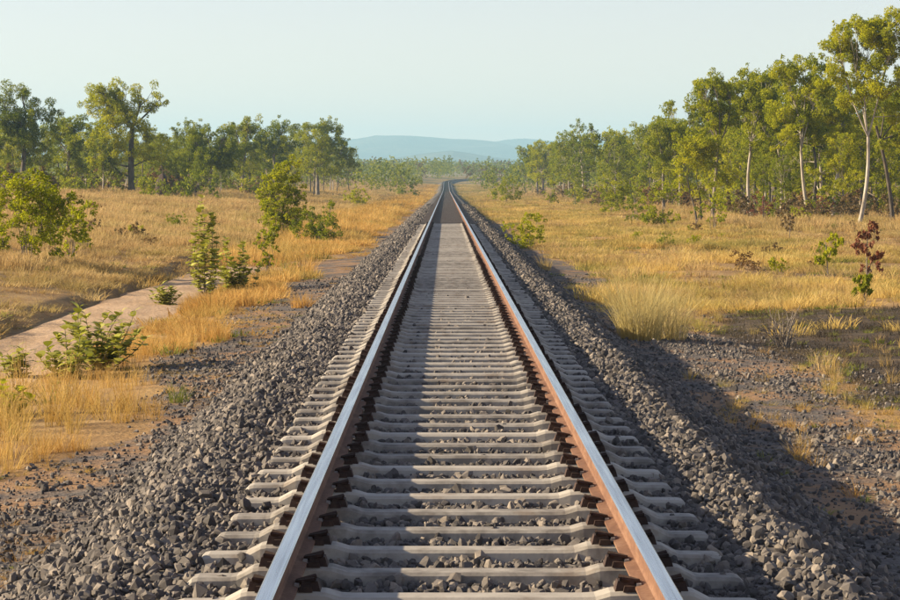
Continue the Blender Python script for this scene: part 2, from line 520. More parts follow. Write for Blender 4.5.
# ---- dirt road left of the line
yy = np.arange(6, 76, 0.5)
cols = np.linspace(0, 1, 9)
wl_ = -7.22 + 0.25 * (fbm(yy * 0.25, yy * 0, 51) - 0.5)
wr_ = -5.22 + 0.5 * (fbm(yy * 0.3, yy * 0 + 7, 52) - 0.5)
RX = wl_[:, None] * (1 - cols)[None] + wr_[:, None] * cols[None]
RY = np.repeat(yy[:, None], 9, 1)
rut = -0.02 * (np.exp(-((cols - 0.25) / 0.1) ** 2) + np.exp(-((cols - 0.75) / 0.1) ** 2))
RZ = terrain(RX, RY) + 0.045 + rut[None]
RZ[:, 0] -= 0.06; RZ[:, -1] -= 0.06
ii = np.arange(RX.size).reshape(RX.shape)
F = np.stack([ii[:-1, :-1], ii[:-1, 1:], ii[1:, 1:], ii[1:, :-1]], -1).reshape(-1, 4)
link("dirt_road", fastmesh("dirt_road", np.stack([RX, RY, RZ], -1).reshape(-1, 3), F, [M_ROAD], True), kind="structure",
     label="bare dirt vehicle track beside the railway", cat="dirt road")

# ---- hills far ahead
def ridge(name, dist, us, vs_, seed, depth, label):
    s = dist / 2453.0
    xr = (np.array(us) - 446) * s
    hr = CAM_Z + (184 - np.array(vs_)) * s
    xs = np.linspace(-dist * 0.42, dist * 0.42, 220)
    h = np.interp(xs, xr, hr)
    h = h + (fbm(xs * 0.004, xs * 0, seed, 4) - 0.5) * 22 * (dist / 8000)
    k = np.linspace(0, 1, 15)
    prof = np.sin(k * np.pi) ** 0.9
    X = np.repeat(xs[None], 15, 0)
    Y = dist + (k[:, None] - 0.5) * depth + 0 * X
    spur = fbm(X * 0.003, Y * 0.003, seed + 5, 4)
    Z = 25 + (h[None] - 25) * prof[:, None] * np.where(k[:, None] == 0.5, 1, 0.72 + 0.45 * spur)
    Z = np.minimum(Z, np.maximum(h[None], 25))
    Z[0] = Z[-1] = 10
    ii = np.arange(X.size).reshape(X.shape)
    F = np.stack([ii[:-1, :-1], ii[:-1, 1:], ii[1:, 1:], ii[1:, :-1]], -1).reshape(-1, 4)
    return link(name, fastmesh(name, np.stack([X, Y, Z], -1).reshape(-1, 3), F, [M_HILL], True), kind="structure", label=label, cat="hill")
ridge("hill", 7600, [-1500, 0, 200, 330, 352, 378, 410, 440, 470, 497, 540, 700, 2500],
      [150, 150, 148, 141, 139, 134, 134, 136, 139, 142, 152, 158, 158], 61, 1700, "long blue wooded ridge ahead of the line, left of its notch")
ridge("hill", 8250, [-1500, 300, 440, 485, 505, 530, 560, 585, 640, 800, 2500],
      [158, 156, 150, 143, 139, 138, 140, 141, 141, 147, 150], 71, 900, "blue wooded ridge ahead showing right of the notch")
ridge("hill", 5600, [-1500, 200, 380, 420, 450, 480, 520, 600, 900, 2500],
      [166, 163, 161, 155, 152, 156, 160, 162, 164, 166], 81, 1200, "low foothill in front of the blue ridge")

# ---- ballast bed
def bed_z(s, y):
    a = np.abs(s)
    inner = np.where(y > 105, -0.20, -0.226)
    z = np.interp(a, [0, 1.18, 1.62, 2.45, 2.7], [0, 0, 0, -0.48, -0.62])
    crest = np.interp(a, [0.85, 1.0, 1.27, 1.38], [0, 1, 1, 0.6]) * (-0.240 - np.where(a < 1.1, inner, -0.226)) + np.where(a < 1.1, inner, -0.226)
    return crest + z + sstep(1.1, 1.5, a) * 0.09 * (fbm(s * 1.6, y * 0.9, 91) - 0.5)
by = np.concatenate([np.arange(2, 60, 0.2), np.arange(60, 160, 0.8), np.arange(160, 1150, 6.0)])
bs = np.concatenate([np.linspace(-2.7, -1.2, 12), [-1.0, -0.5, 0, 0.5, 1.0], np.linspace(1.2, 2.7, 12)])
BS, BY = np.meshgrid(bs, by)
BX = BS + track_x(BY)
BZ = bed_z(BS, BY) + track_z(BY)
ii = np.arange(BX.size).reshape(BX.shape)
F = np.stack([ii[:-1, :-1], ii[:-1, 1:], ii[1:, 1:], ii[1:, :-1]], -1).reshape(-1, 4)
ballast = link("ballast", fastmesh("ballast", np.stack([BX, BY, BZ], -1).reshape(-1, 3), F, [M_BED], True), kind="structure",
               label="heaped bed of crushed grey stone under the railway track", cat="ballast")

def stone_mesh(name, seed, mat):
    r = np.random.default_rng(seed)
    bm = bmesh.new()
    d = unit(r.normal(size=(19, 3))) * r.uniform(0.8, 1.08, (19, 1)) * np.array([1.0, r.uniform(0.65, 0.95), r.uniform(0.5, 0.8)])
    for q in d:
        bm.verts.new(q)
    res = bmesh.ops.convex_hull(bm, input=bm.verts)
    bmesh.ops.delete(bm, geom=list({g for g in res["geom_interior"] + res["geom_unused"] if isinstance(g, bmesh.types.BMVert)}), context='VERTS')
    me = bpy.data.meshes.new(name); bm.to_mesh(me); bm.free()
    me.materials.append(mat)
    return me
STONES = [stone_mesh("stone", 100 + i, M_STONE) for i in range(14)]
rng = np.random.default_rng(5)
pts = []
for y0, y1, dens in ((6.5, 9, 380), (9, 18, 600), (18, 32, 450), (32, 56, 230), (56, 104, 80), (104, 210, 26)):
    n = int((y1 - y0) * 5.2 * dens)
    pts.append(np.stack([rng.uniform(-2.6, 2.6, n), rng.uniform(y0, y1, n)], 1))
pts = np.concatenate(pts)
r_st = np.clip(rng.lognormal(math.log(0.0265), 0.32, len(pts)), 0.012, 0.052) * np.interp(pts[:, 1], [20, 60, 100, 200], [1, 1.25, 1.6, 2.4])
inside = np.abs(pts[:, 0]) < 1.15
r_st[inside] *= 0.9 / np.interp(pts[inside, 1], [20, 60, 100], [1, 1.4, 1.9])
# thin out towards the toe of the slope
keep = rng.random(len(pts)) < np.interp(np.abs(pts[:, 0]), [0, 2.1, 2.6], [1, 1, 0.35])
keep &= (np.abs(pts[:, 0]) < 0.19 * pts[:, 1] + 2.0)
pts, r_st = pts[keep], r_st[keep]
pz = bed_z(pts[:, 0], pts[:, 1]) + r_st * rng.uniform(-0.25, 0.55, len(pts))
rot = rng.uniform(0, 6.28, (len(pts), 3))
sid = rng.integers(0, len(STONES), len(pts))
# the 300 stones that show largest are pieces of their own
vis = (np.abs(pts[:, 0] - CAM_X) < 0.1835 * pts[:, 1]) & (pts[:, 1] > 9.3) & (np.abs(pts[:, 0]) > 1.22)
score = np.where(vis, r_st / pts[:, 1], 0)
top = np.argsort(-score)[:300]
for i in top:
    o = bpy.data.objects.new("stone", STONES[sid[i]])
    COL.objects.link(o)
    o.parent = ballast
    o.location = (pts[i, 0], pts[i, 1], pz[i])
    o.rotation_euler = rot[i]
    o.scale = (r_st[i],) * 3
rest = np.ones(len(pts), bool); rest[top] = False
SC = source_coll("stone_source", STONES)
scatter("loose_stones", np.column_stack([pts, pz])[rest], rot[rest], np.repeat(r_st[rest][:, None], 3, 1), sid[rest], SC, parent=ballast)

# small gravel beside the bed
g = []
for y0, y1, dens in ((8, 20, 420), (20, 36, 260), (36, 60, 90)):
    n = int((y1 - y0) * 9.0 * dens)
    g.append(np.stack([rng.uniform(-4.0, 5.0, n), rng.uniform(y0, y1, n)], 1))
g = np.concatenate(g)
m = (np.abs(g[:, 0]) > 2.3) & (rng.random(len(g)) < np.maximum(gravel_mask(g[:, 0], g[:, 1]), 0.5 * burnt_mask(g[:, 0], g[:, 1]))) & (np.abs(g[:, 0]) < 0.19 * g[:, 1] + 1.8)
m &= rng.random(len(g)) < 0.35 + 0.65 * sstep(0.4, 0.6, fbm(g[:, 0] * 1.3, g[:, 1] * 0.6, 77))
g = g[m]
gr = np.clip(rng.lognormal(math.log(0.016), 0.45, len(g)), 0.007, 0.06)
scatter("gravel", np.column_stack([g, terrain(g[:, 0], g[:, 1]) + gr * 0.2]), rng.uniform(0, 6.28, (len(g), 3)),
        np.repeat(gr[:, None], 3, 1), rng.integers(0, len(STONES), len(g)), SC, label="loose fine grey gravel beside the ballast", cat="gravel")

# ================================================================== RAILWAY TRACK
track = link("railway_track", None, label="straight single railway track of rusty steel rails on pale sleepers", cat="railway track")
SP = 0.655
RAIL_X = 0.7505
prof = [(-0.033, -0.006), (-0.027, -0.001), (0.0, 0.0), (0.027, -0.001), (0.033, -0.006), (0.034, -0.030), (0.012, -0.040), (0.008, -0.055),
        (0.008, -0.105), (0.014, -0.118), (0.063, -0.128), (0.063, -0.139), (-0.063, -0.139), (-0.063, -0.128), (-0.014, -0.118), (-0.008, -0.105),
        (-0.008, -0.055), (-0.012, -0.040), (-0.034, -0.030)]
ry = np.concatenate([[2.0], np.arange(12, 440, 12), np.arange(440, 1100, 8)])
for sx in (-1, 1):
    px = np.array([p[0] for p in prof]); pzz = np.array([p[1] for p in prof])
    X = track_x(ry)[:, None] + sx * RAIL_X + px[None]
    Y = np.repeat(ry[:, None], len(prof), 1)
    Z = track_z(ry)[:, None] + pzz[None]
    k = len(prof); ii = np.arange(X.size).reshape(X.shape)
    jj = np.roll(ii, -1, axis=1)
    F = np.stack([ii[:-1], jj[:-1], jj[1:], ii[1:]], -1)
    midx = np.ones((len(ry) - 1, k), int); midx[:, 0:4] = 0
    link("rail", fastmesh("rail", np.stack([X, Y, Z], -1).reshape(-1, 3), F.reshape(-1, 4), [M_STEEL, M_RUST], False, midx=midx.ravel()), track)

# pressed steel sleeper with raised seats and turned-down ends
half = [(0.0, -0.172), (0.47, -0.172), (0.52, -0.169), (0.58, -0.151), (0.62, -0.1485), (0.90, -0.1485), (0.925, -0.153), (0.995, -0.190), (1.02, -0.193), (1.165, -0.194), (1.19, -0.200), (1.25, -0.262)]
st = [(-x, z) for x, z in half[:0:-1]] + half
sec = [(-0.100, -0.105), (-0.078, -0.014), (-0.062, 0.0), (0.062, 0.0), (0.078, -0.014), (0.100, -0.105)]
def sleeper_vf(st, sec):
    V = np.array([(x, y, z + dz) for x, z in st for y, dz in sec])
    k = len(sec); F = []
    for i in range(len(st) - 1):
        for j in range(k - 1):
            F.append((i * k + j, (i + 1) * k + j, (i + 1) * k + j + 1, i * k + j + 1))
    return V, np.array(F)
def box_vf(x0, x1, y0, y1, z0, z1, t=0.0):
    V = np.array([(x0, y0, z0), (x1, y0, z0), (x1, y1, z0), (x0, y1, z0), (x0 + t, y0 + t, z1), (x1 - t, y0 + t, z1), (x1 - t, y1 - t, z1), (x0 + t, y1 - t, z1)])
    F = np.array([(3, 2, 1, 0), (4, 5, 6, 7), (0, 1, 5, 4), (1, 2, 6, 5), (2, 3, 7, 6), (3, 0, 4, 7)])
    return V, F
Vs_, Fs_ = sleeper_vf(st, sec)
ME_SLEEPER = fastmesh("sleeper", Vs_, Fs_, [M_SLEEPER], False)
# rail clip: cast shoulder with a bent spring bar, and the pad between it and the foot
def clip_mesh():
    parts = [box_vf(0.062, 0.150, -0.052, 0.052, -0.150, -0.108, 0.012), box_vf(0.060, 0.118, -0.070, 0.070, -0.150, -0.126, 0.006)]
    t = np.linspace(0, 1, 9)
    loop = np.stack([0.128 - 0.085 * np.sin(t * np.pi), -0.045 + 0.09 * t, -0.100 - 0.018 * np.sin(t * np.pi)], 1)
    parts.append(tube(loop, np.full(9, 0.0105), 5))
    nb = [sum(len(p[1]) for p in parts)]
    pad = box_vf(0.040, 0.064, -0.062, 0.062, -0.131, -0.117, 0.003)
    V, F = join_vf(parts + [pad])
    mi = np.zeros(len(F), int); mi[nb[0]:] = 1
    return fastmesh("rail_clip", V, F, [M_CLIP, M_PAD], False, midx=mi)
ME_CLIP = clip_mesh()
far_parts = [(Vs_, Fs_)]
for sx in (-1, 1):
    for dx in (-1, 1):
        c = sx * RAIL_X + dx * 0.106
        far_parts.append(box_vf(c - 0.044, c + 0.044, -0.055, 0.055, -0.150, -0.100, 0.010))
Vf, Ff = join_vf(far_parts)
mi = np.zeros(len(Ff), int); mi[len(Fs_):] = 1
ME_SLEEPER_FAR = fastmesh("sleeper_with_fastenings", Vf, Ff, [M_SLEEPER, M_CLIP], False, midx=mi)
tb = box_vf(-1.2, 1.2, -0.11, 0.11, -0.30, -0.152, 0.006)
ME_TIMBER = fastmesh("timber_sleeper", tb[0], tb[1], [M_TIMBER], False)
rs = random.Random(8)
y = 7.35
for i in range(300):
    kind = 0 if i < 75 else (1 if y < 106 else 2)
    o = bpy.data.objects.new("sleeper", (ME_SLEEPER, ME_SLEEPER_FAR, ME_TIMBER)[kind])
    COL.objects.link(o)
    o.parent = track
    o.location = (rs.gauss(0, 0.007) if kind < 2 else rs.gauss(0, 0.02), y + rs.gauss(0, 0.008), 0.0)
    o.rotation_euler = (0, 0, rs.gauss(0, 0.004))
    if kind == 0:
        for sx in (-1, 1):
            for dx in (-1, 1):
                c = bpy.data.objects.new("rail_clip", ME_CLIP)
                COL.objects.link(c)
                c.parent = o
                c.location = (sx * RAIL_X, 0, 0)
                c.rotation_euler = (0, 0, 0 if dx > 0 else math.pi)
    y += SP
rest_s = []
while y < 900:
    V, F = box_vf(-1.2, 1.2, -0.11, 0.11, -0.30, -0.152, 0.006)
    yy0 = y + rs.gauss(0, 0.01)
    rest_s.append((V + np.array([float(track_x(yy0)), yy0, float(track_z(yy0))]), F))
    y += SP
V, F = join_vf(rest_s)
link("far_sleepers", fastmesh("far_sleepers", V, F, [M_TIMBER]), track, kind="stuff")

# ================================================================== GRASS
def tuft_mesh(name, seed, mat, blades, rad, h, w, lean, segs=2):
    r = np.random.default_rng(seed)
    Vs, Fs, T = [], [], []
    off = 0
    for k in range(blades):
        a = r.uniform(0, 6.28); rr = rad * math.sqrt(r.random())
        b0 = np.array([math.cos(a) * rr, math.sin(a) * rr, -0.03])
        az = a + r.normal(0, 0.7)
        L = h * r.uniform(0.45, 1.1)
        ln = abs(r.normal(0, lean)) + 0.08
        d = np.array([math.cos(az), math.sin(az), 0.0])
        sd = np.array([-math.sin(az + r.normal(0, 1.0)), math.cos(az + r.normal(0, 1.0)), 0.0])
        t = np.linspace(0, 1, segs + 1)
        c = b0[None] + np.array([0, 0, 1.0])[None] * (L * (t - ln * 0.35 * t ** 2))[:, None] + d[None] * (L * ln * (0.3 * t + 0.9 * t ** 2))[:, None]
        ww = w * r.uniform(0.6, 1.3) * np.array([1.0 - 0.72 * q for q in t])
        vl = c - sd[None] * ww[:, None] * 0.5; vr = c + sd[None] * ww[:, None] * 0.5
        V = np.stack([vl, vr], 1).reshape(-1, 3)
        for q in range(segs):
            Fs.append((off + 2 * q, off + 2 * q + 1, off + 2 * q + 3, off + 2 * q + 2))
        tv = r.random() * 0.7
        T += [tv + 0.3 * q for q in t for _ in (0, 1)]
        Vs.append(V); off += len(V)
    return fastmesh(name, np.concatenate(Vs), np.array(Fs), [mat], False, tint=T)

def tuft_set(tag, mat, near=(46, 0.13, 0.5, 0.0065, 0.35), far=(80, 0.45, 0.5, 0.022, 0.4)):
    return [tuft_mesh(tag, 200 + i, mat, near[0], near[1], near[2], near[3], near[4], 3) for i in range(5)] + \
           [tuft_mesh(tag + "_wide", 300 + i, mat, *far) for i in range(4)]
T_L = source_coll("grass_orange_source", tuft_set("grass_orange", M_GRASS_L))
T_F = source_coll("grass_field_source", tuft_set("grass_field", M_GRASS_F))
T_R = source_coll("grass_straw_source", tuft_set("grass_straw", M_GRASS_R))
T_G = source_coll("green_weed_source", tuft_set("green_weed", M_GRASS_G, (30, 0.12, 0.22, 0.016, 0.7), (60, 0.4, 0.25, 0.035, 0.7)))

def grass_density(s, y):
    g = 1 - gravel_mask(s, y)
    g = g * (1 - road_mask(s, y)) * (1 - 0.84 * burnt_mask(s, y))
    g = g * (np.abs(s) > 2.6)
    # scattered growth in the gravel
    p = sstep(0.50, 0.60, fbm(s * 0.9, y * 0.40, 61)) * (np.abs(s) > 2.4)
    strip = np.exp(-((y - 21.4 + 0.5 * (s - 4.0)) / 0.8) ** 2) * (s > 3.0) * 0.9
    g = np.maximum(g, np.where(s < 0, 0.75, 0.14) * p * gravel_mask(s, y))
    g = np.maximum(g, strip)
    bare = sstep(0.36, 0.56, fbm(s * 0.5, y * 0.25, 63))
    return g * np.where(s > 0, 0.06 + 0.94 * bare, 0.22 + 0.78 * bare)

def grass_height(s, y):
    h = np.where(s < 0, np.where(s < -7.3, 0.42, 0.46), 0.26)
    verge = (s < 0) & (s > -7.4)
    h = np.where(verge & (y > 27) & (y < 66) & (s < -3.9), 0.26, h)
    h = np.where(verge & (y >= 66), 0.52, h)
    h = np.where((s <= -7.3) & (y < 80), h * np.interp(-s, [7.3, 9.0, 11.0], [0.35, 0.5, 1.0]), h)
    h = np.where(gravel_mask(s, y) > 0.5, 0.10, h)
    h = h * np.where((s < 0) & (s > -5), np.interp(-s, [2.6, 3.3, 4.2], [0.35, 0.6, 1.0]), 1.0)
    h = np.where((s > 0) & (burnt_mask(s, y) > 0.4), 0.2, h)
    h = np.where((s > 0) & (y < 24), 0.22, h)
    h = np.where((s > 0) & (y > 110) & (s > 15), 0.55, h)
    return h * (0.25 + 1.5 * fbm(s * 0.7, y * 0.3, 65) ** 1.3)

zones = ((9, 30, 24), (30, 60, 17), (60, 110, 7), (110, 200, 2.8), (200, 420, 0.9), (420, 760, 0.22))
P = []
for y0, y1, dens in zones:
    w0 = 0.19 * y1 + 4
    n = int((y1 - y0) * 2 * w0 * dens)
    q = np.stack([rng.uniform(-w0, w0, n), rng.uniform(y0, y1, n)], 1)
    q = q[np.abs(q[:, 0]) < 0.19 * q[:, 1] + 3]
    P.append(q)
P = np.concatenate(P)
P = P[rng.random(len(P)) < grass_density(P[:, 0], P[:, 1])]
n = len(P)
sP, yP = P[:, 0].copy(), P[:, 1].copy()
H = grass_height(sP, yP)
wide = rng.random(n) < np.interp(yP, [30, 55, 90], [0.0, 0.25, 1.0])
sz = H / 0.5 * rng.uniform(0.75, 1.25, n)
wsz = np.where(wide, np.interp(yP, [50, 110, 200, 420, 760], [0.8, 1.0, 1.7, 3.0, 6.0]), np.clip(sz, 0.5, 1.2)) * rng.uniform(0.8, 1.2, n)
gid = np.where(wide, 5 + rng.integers(0, 4, n), rng.integers(0, 5, n))
xP = sP + track_x(yP); P[:, 0] = xP
Pz = terrain(xP, yP)
green_p = np.interp(fbm(sP * 0.25, yP * 0.12, 67), [0.45, 0.60], [0.03, 0.30]) * np.where(sP > 0, 1.6, 0.6)
green_p = np.where((sP > 0) & (burnt_mask(sP, yP) > 0.4), 0.72, green_p)
isg = rng.random(n) < green_p
brn = (sP > 0) & ((rng.random(n) < np.interp(fbm(sP * 0.3, yP * 0.1, 69), [0.42, 0.6], [0.05, 0.6])) | ((sP > 14.5) & (yP > 85)))
for nm, mk, coll, lab in (("dry_grass", (~isg) & (((sP < 0) & (sP > -7.3)) | ((sP > 0) & (yP < 24))), T_L, "orange dry grass on the verge left of the line"),
                     ("dry_grass", (~isg) & (sP <= -7.3), T_F, "brown dry grass of the field beyond the dirt road"),
                     ("dry_grass", (~isg) & brn & (yP >= 24), T_F, "brown dry grass right of the line and under the trees"),
                     ("dry_grass", (~isg) & (sP > 0) & ~brn & (yP >= 24), T_R, "straw-yellow dry grass right of the line"),
                     ("green_weeds", isg, T_G, "low green weeds among the dry grass")):
    k = int(mk.sum())
    R3 = np.column_stack([rng.normal(0, 0.06, k), rng.normal(0, 0.06, k), rng.uniform(0, 6.28, k)])
    S3 = np.column_stack([wsz[mk], wsz[mk], sz[mk]])
    scatter(nm, np.column_stack([P[mk], Pz[mk]]), R3, S3, gid[mk], coll, label=lab, cat="weeds" if nm == "green_weeds" else "grass")

M_CHAR = grass_material("charred_stubble", (0.02, 0.017, 0.014), (0.05, 0.04, 0.03), (0.14, 0.10, 0.06), 0.2)
T_B = source_coll("charred_source", [tuft_mesh("charred_stubble", 330 + i, M_CHAR, 34, 0.16, 0.09, 0.008, 1.0, 2) for i in range(4)])
n = 9000
bq = np.stack([rng.uniform(3.0, 14, n), rng.uniform(20, 66, n)], 1)
bq = bq[(rng.random(n) < burnt_mask(bq[:, 0], bq[:, 1])) & (bq[:, 0] < 0.19 * bq[:, 1] + 3)]
n = len(bq)
bsz = rng.uniform(0.5, 1.6, n)
scatter("charred_stubble", np.column_stack([bq, terrain(bq[:, 0], bq[:, 1])]), np.column_stack([rng.normal(0, 0.1, n), rng.normal(0, 0.1, n), rng.uniform(0, 6.28, n)]),
        np.repeat(bsz[:, None], 3, 1), rng.integers(0, 4, n), T_B, label="blackened grass stubble of the burnt patch", cat="stubble")

# ================================================================== TREES AND SHRUBS
def curve_pts(a, b, r, bow, n=6):
    a, b = np.asarray(a, float), np.asarray(b, float)
    t = np.linspace(0, 1, n)[:, None]
    mid = (a + b) / 2 + r.normal(0, bow, 3)
    p = (1 - t) ** 2 * a + 2 * t * (1 - t) * mid + t ** 2 * b
    return p

def build_tree(name, seed, fork_h, targets, base_r, bark, leaf, lean=(0, 0), leafL=(0.12, 0.22), leafW=0.05, dens=1.0, stems=1, low_twigs=0, droop=0.5, sub=(12, 17)):
    """targets: (x, y, z, radius) of the foliage masses a limb reaches"""
    r = np.random.default_rng(seed)
    tubes, C, A, T = [], [], [], []
    stem_tops = []
    limbs = []
    for sidx in range(stems):
        off = np.array([0, 0, -0.25]) + (r.normal(0, 0.12, 3) * np.array([1, 1, 0]) if stems > 1 else 0)
        topp = np.array([lean[0], lean[1], fork_h]) + r.normal(0, 0.06 * fork_h, 3) * np.array([1, 1, 0.6 if stems > 1 else 0]) * (1.8 if stems > 1 else 1)
        p = curve_pts(off, topp, r, 0.05 * fork_h, 8)
        rad = 0.78 * base_r * np.linspace(1.0, 0.62, 8) / math.sqrt(stems)
        rad[0] *= 1.35
        tubes.append(tube(p, rad, 8))
        stem_tops.append((p, rad))
    for q0, (x, y_, z, R) in enumerate(targets):
        p0, rad0 = stem_tops[r.integers(0, stems)]
        tgt = np.array([x, y_, z], float)
        frac = np.clip(0.62 + 0.38 * (z / max(t[2] for t in targets)), 0.4, 1.0) if z > fork_h * 0.75 else np.clip(z / fork_h * 0.75, 0.15, 0.9)
        k = int(round(frac * 7))
        start = p0[k]
        if q0 >= 4 and z > fork_h * 0.75:
            best = min(((np.linalg.norm(tgt - L_[i]) + (9 if L_[i][2] > z - 0.1 * fork_h else 0), L_[i]) for L_ in limbs for i in (1, 2, 3, 4)), key=lambda q: q[0])
            start = best[1]
        rl = rad0[k] * (0.60 if q0 < 4 else 0.30)
        lp = curve_pts(start, tgt, r, 0.10 * np.linalg.norm(tgt - start), 7)
        if q0 < 4:
            limbs.append(lp)
        tubes.append(tube(lp, np.linspace(rl, rl * 0.25, 7), 6))
        ns = int(r.integers(sub[0], sub[1] + 1))
        for q in range(ns):
            d = unit(r.normal(size=3)) * np.array([1, 1, 0.9])
            c = tgt + d * R * r.uniform(0.3, 1.3)
            rr = R * r.uniform(0.15, 0.44)
            s0 = lp[r.integers(4, 7)]
            tubes.append(tube(curve_pts(s0, c, r, 0.12 * R, 4), np.linspace(rl * 0.28, 0.008, 4), 4))
            nl = max(8, int(dens * 1.45 * math.pi * rr * rr / (0.25 * (leafL[0] + leafL[1]) * leafW)))
            dd = unit(r.normal(size=(nl, 3)))
            pos = c + dd * (rr * r.uniform(0.25, 1.0, (nl, 1)) ** 0.55) * np.array([1, 1, r.uniform(0.7, 1.15)])
            ax = unit(r.normal(size=(nl, 3)) + dd * 0.4 + np.array([0, 0, -droop * 1.6]))
            C.append(pos); A.append(ax)
            ct = r.uniform(0.15, 0.75)
            T.append(np.clip(ct + r.normal(0, 0.16, nl), 0, 1))
    C = np.concatenate(C); A = np.concatenate(A); T = np.concatenate(T)
    n = len(C)
    V, F = leaf_quads(C, A, r.uniform(leafL[0], leafL[1], n), leafW * r.uniform(0.7, 1.3, n), r)
    tv, tf = join_vf(tubes)
    return (fastmesh(name + "_trunk", tv, tf, [bark], True), fastmesh(name + "_crown", V, F, [leaf], False, tint=np.repeat(T, 4)))

def rand_targets(seed, H, crown_base, spread, n):
    r = np.random.default_rng(seed)
    out = []
    for k in range(n):
        f = (k + r.uniform(0, 0.9)) / n
        z = crown_base + (H - crown_base) * (0.10 + 0.84 * f)
        env = spread * (0.55 + 0.9 * math.sin(math.pi * min(1, 0.18 + f * 0.75)) * 0.62)
        a = k * 2.4 + r.uniform(-0.5, 0.5)
        rr = env * r.uniform(0.35, 1.0)
        out.append((math.cos(a) * rr, math.sin(a) * rr, z, r.uniform(0.55, 0.95) * spread * 0.52))
    return out

def plant(name, parts_, x, y, label, cat, group=None, scale=1.0, rz=0.0, pn=("trunk", "crown")):
    root = link(name, None, label=label, cat=cat, group=group, loc=(x, y, tz1(x, y)), rz=rz, scl=(scale,) * 3)
    for nm, me in zip(pn, parts_):
        link(nm, me, root)
    return root

def px(u, dist):
    return CAM_X + (u - 446) / 2453.0 * dist

# ---- named trees, each shaped on its own: crown masses given from the trunk foot in metres
def masses(u0, v0, dist, lst, seed):
    k = 2453.0 / dist
    r = np.random.default_rng(seed)
    return [((u - u0) / k, r.uniform(-0.9, 0.9), (v0 - v) / k, 1.1 * rr / k) for u, v, rr in lst]

def big_tree(seed, u, v, dist, lst, label, bark, leaf, fork, base_r, lean=(0, 0), group=None, **kw):
    r = np.random.default_rng(seed + 900)
    lst = list(lst)
    for k in range(len(lst) // 2):
        a, b = lst[k], lst[r.integers(0, len(lst))]
        f = r.uniform(0.3, 0.7)
        lst.append((a[0] * f + b[0] * (1 - f), a[1] * f + b[1] * (1 - f) + 3, 0.9 * a[2]))
    t = masses(u, v, dist, lst, seed)
    pr = build_tree("eucalyptus_tree", seed, fork, t, base_r, bark, leaf, lean, **kw)
    x = px(u, dist)
    return plant("eucalyptus_tree", pr, x, dist, label, "tree", group)

GR, GL = "trees along the right of the line", "trees along the left of the line"
big_tree(11, 132, 196, 222, [(104, 97, 15), (120, 95, 13), (142, 100, 14), (162, 103, 8), (152, 112, 7), (90, 106, 10), (112, 122, 15), (135, 124, 14), (146, 146, 14), (98, 140, 14), (122, 150, 13), (152, 160, 12), (110, 165, 12), (96, 160, 11)],
         "tallest tree left of the line, open crown with one foliage clump out to its right", M_BARK_DARK, M_LEAF_YELLOW, 6.0, 0.42, (0.0, 0), GL, leafW=0.07, leafL=(0.16, 0.28))
big_tree(12, 20, 198, 215, [(5, 108, 15), (22, 104, 13), (38, 118, 14), (-10, 112, 14), (12, 130, 15), (35, 138, 14), (52, 125, 9), (0, 150, 14), (28, 158, 13), (-14, 145, 14)],
         "broad grey-green tree at the far left edge", M_BARK_DARK, M_LEAF_OLIVE, 5.0, 0.34, (0.4, 0), GL, leafW=0.07, leafL=(0.16, 0.28))
big_tree(13, 66, 197, 230, [(62, 122, 11), (74, 132, 13), (55, 140, 13), (80, 150, 13), (66, 158, 14), (50, 165, 11), (84, 168, 11)],
         "rounded olive tree between the edge tree and the tallest left tree", M_BARK_GREY, M_LEAF_OLIVE, 4.0, 0.26, (0, 0), GL, leafW=0.07, leafL=(0.16, 0.28))
big_tree(14, 212, 196, 235, [(206, 132, 12), (222, 138, 13), (195, 142, 12), (212, 150, 14), (232, 152, 11), (198, 160, 12), (225, 166, 12), (205, 175, 9)],
         "leafy tree with forked pale trunk behind the slope of brown grass", M_BARK_GREY, M_LEAF_OLIVE, 3.2, 0.24, (0, 0), GL, leafW=0.07, leafL=(0.16, 0.28))
big_tree(15, 318, 190, 330, [(308, 122, 10), (325, 121, 11), (338, 130, 9), (345, 143, 9), (352, 156, 7), (330, 142, 11), (312, 140, 11), (300, 130, 9), (322, 158, 10), (340, 166, 8)],
         "dark spreading tree at the right end of the left woodland", M_BARK_GREY, M_LEAF_OLIVE, 5.5, 0.34, (0.5, 0), GL, leafW=0.09, leafL=(0.2, 0.34))
big_tree(16, 275, 192, 300, [(268, 130, 10), (283, 127, 11), (258, 138, 9), (275, 145, 12), (292, 142, 10), (265, 158, 10), (286, 162, 10)],
         "rounded tree just behind the bright shrub on the left", M_BARK_GREY, M_LEAF_OLIVE, 4.5, 0.28, (0, 0), GL, leafW=0.09, leafL=(0.2, 0.34))
big_tree(17, 243, 193, 285, [(236, 128, 9), (250, 124, 10), (244, 140, 11), (230, 150, 10), (256, 152, 10), (242, 165, 10)],
         "tree with a narrow top between the forked pale tree and the rounded one", M_BARK_GREY, M_LEAF_OLIVE, 4.2, 0.25, (0, 0), GL, leafW=0.09, leafL=(0.2, 0.34))
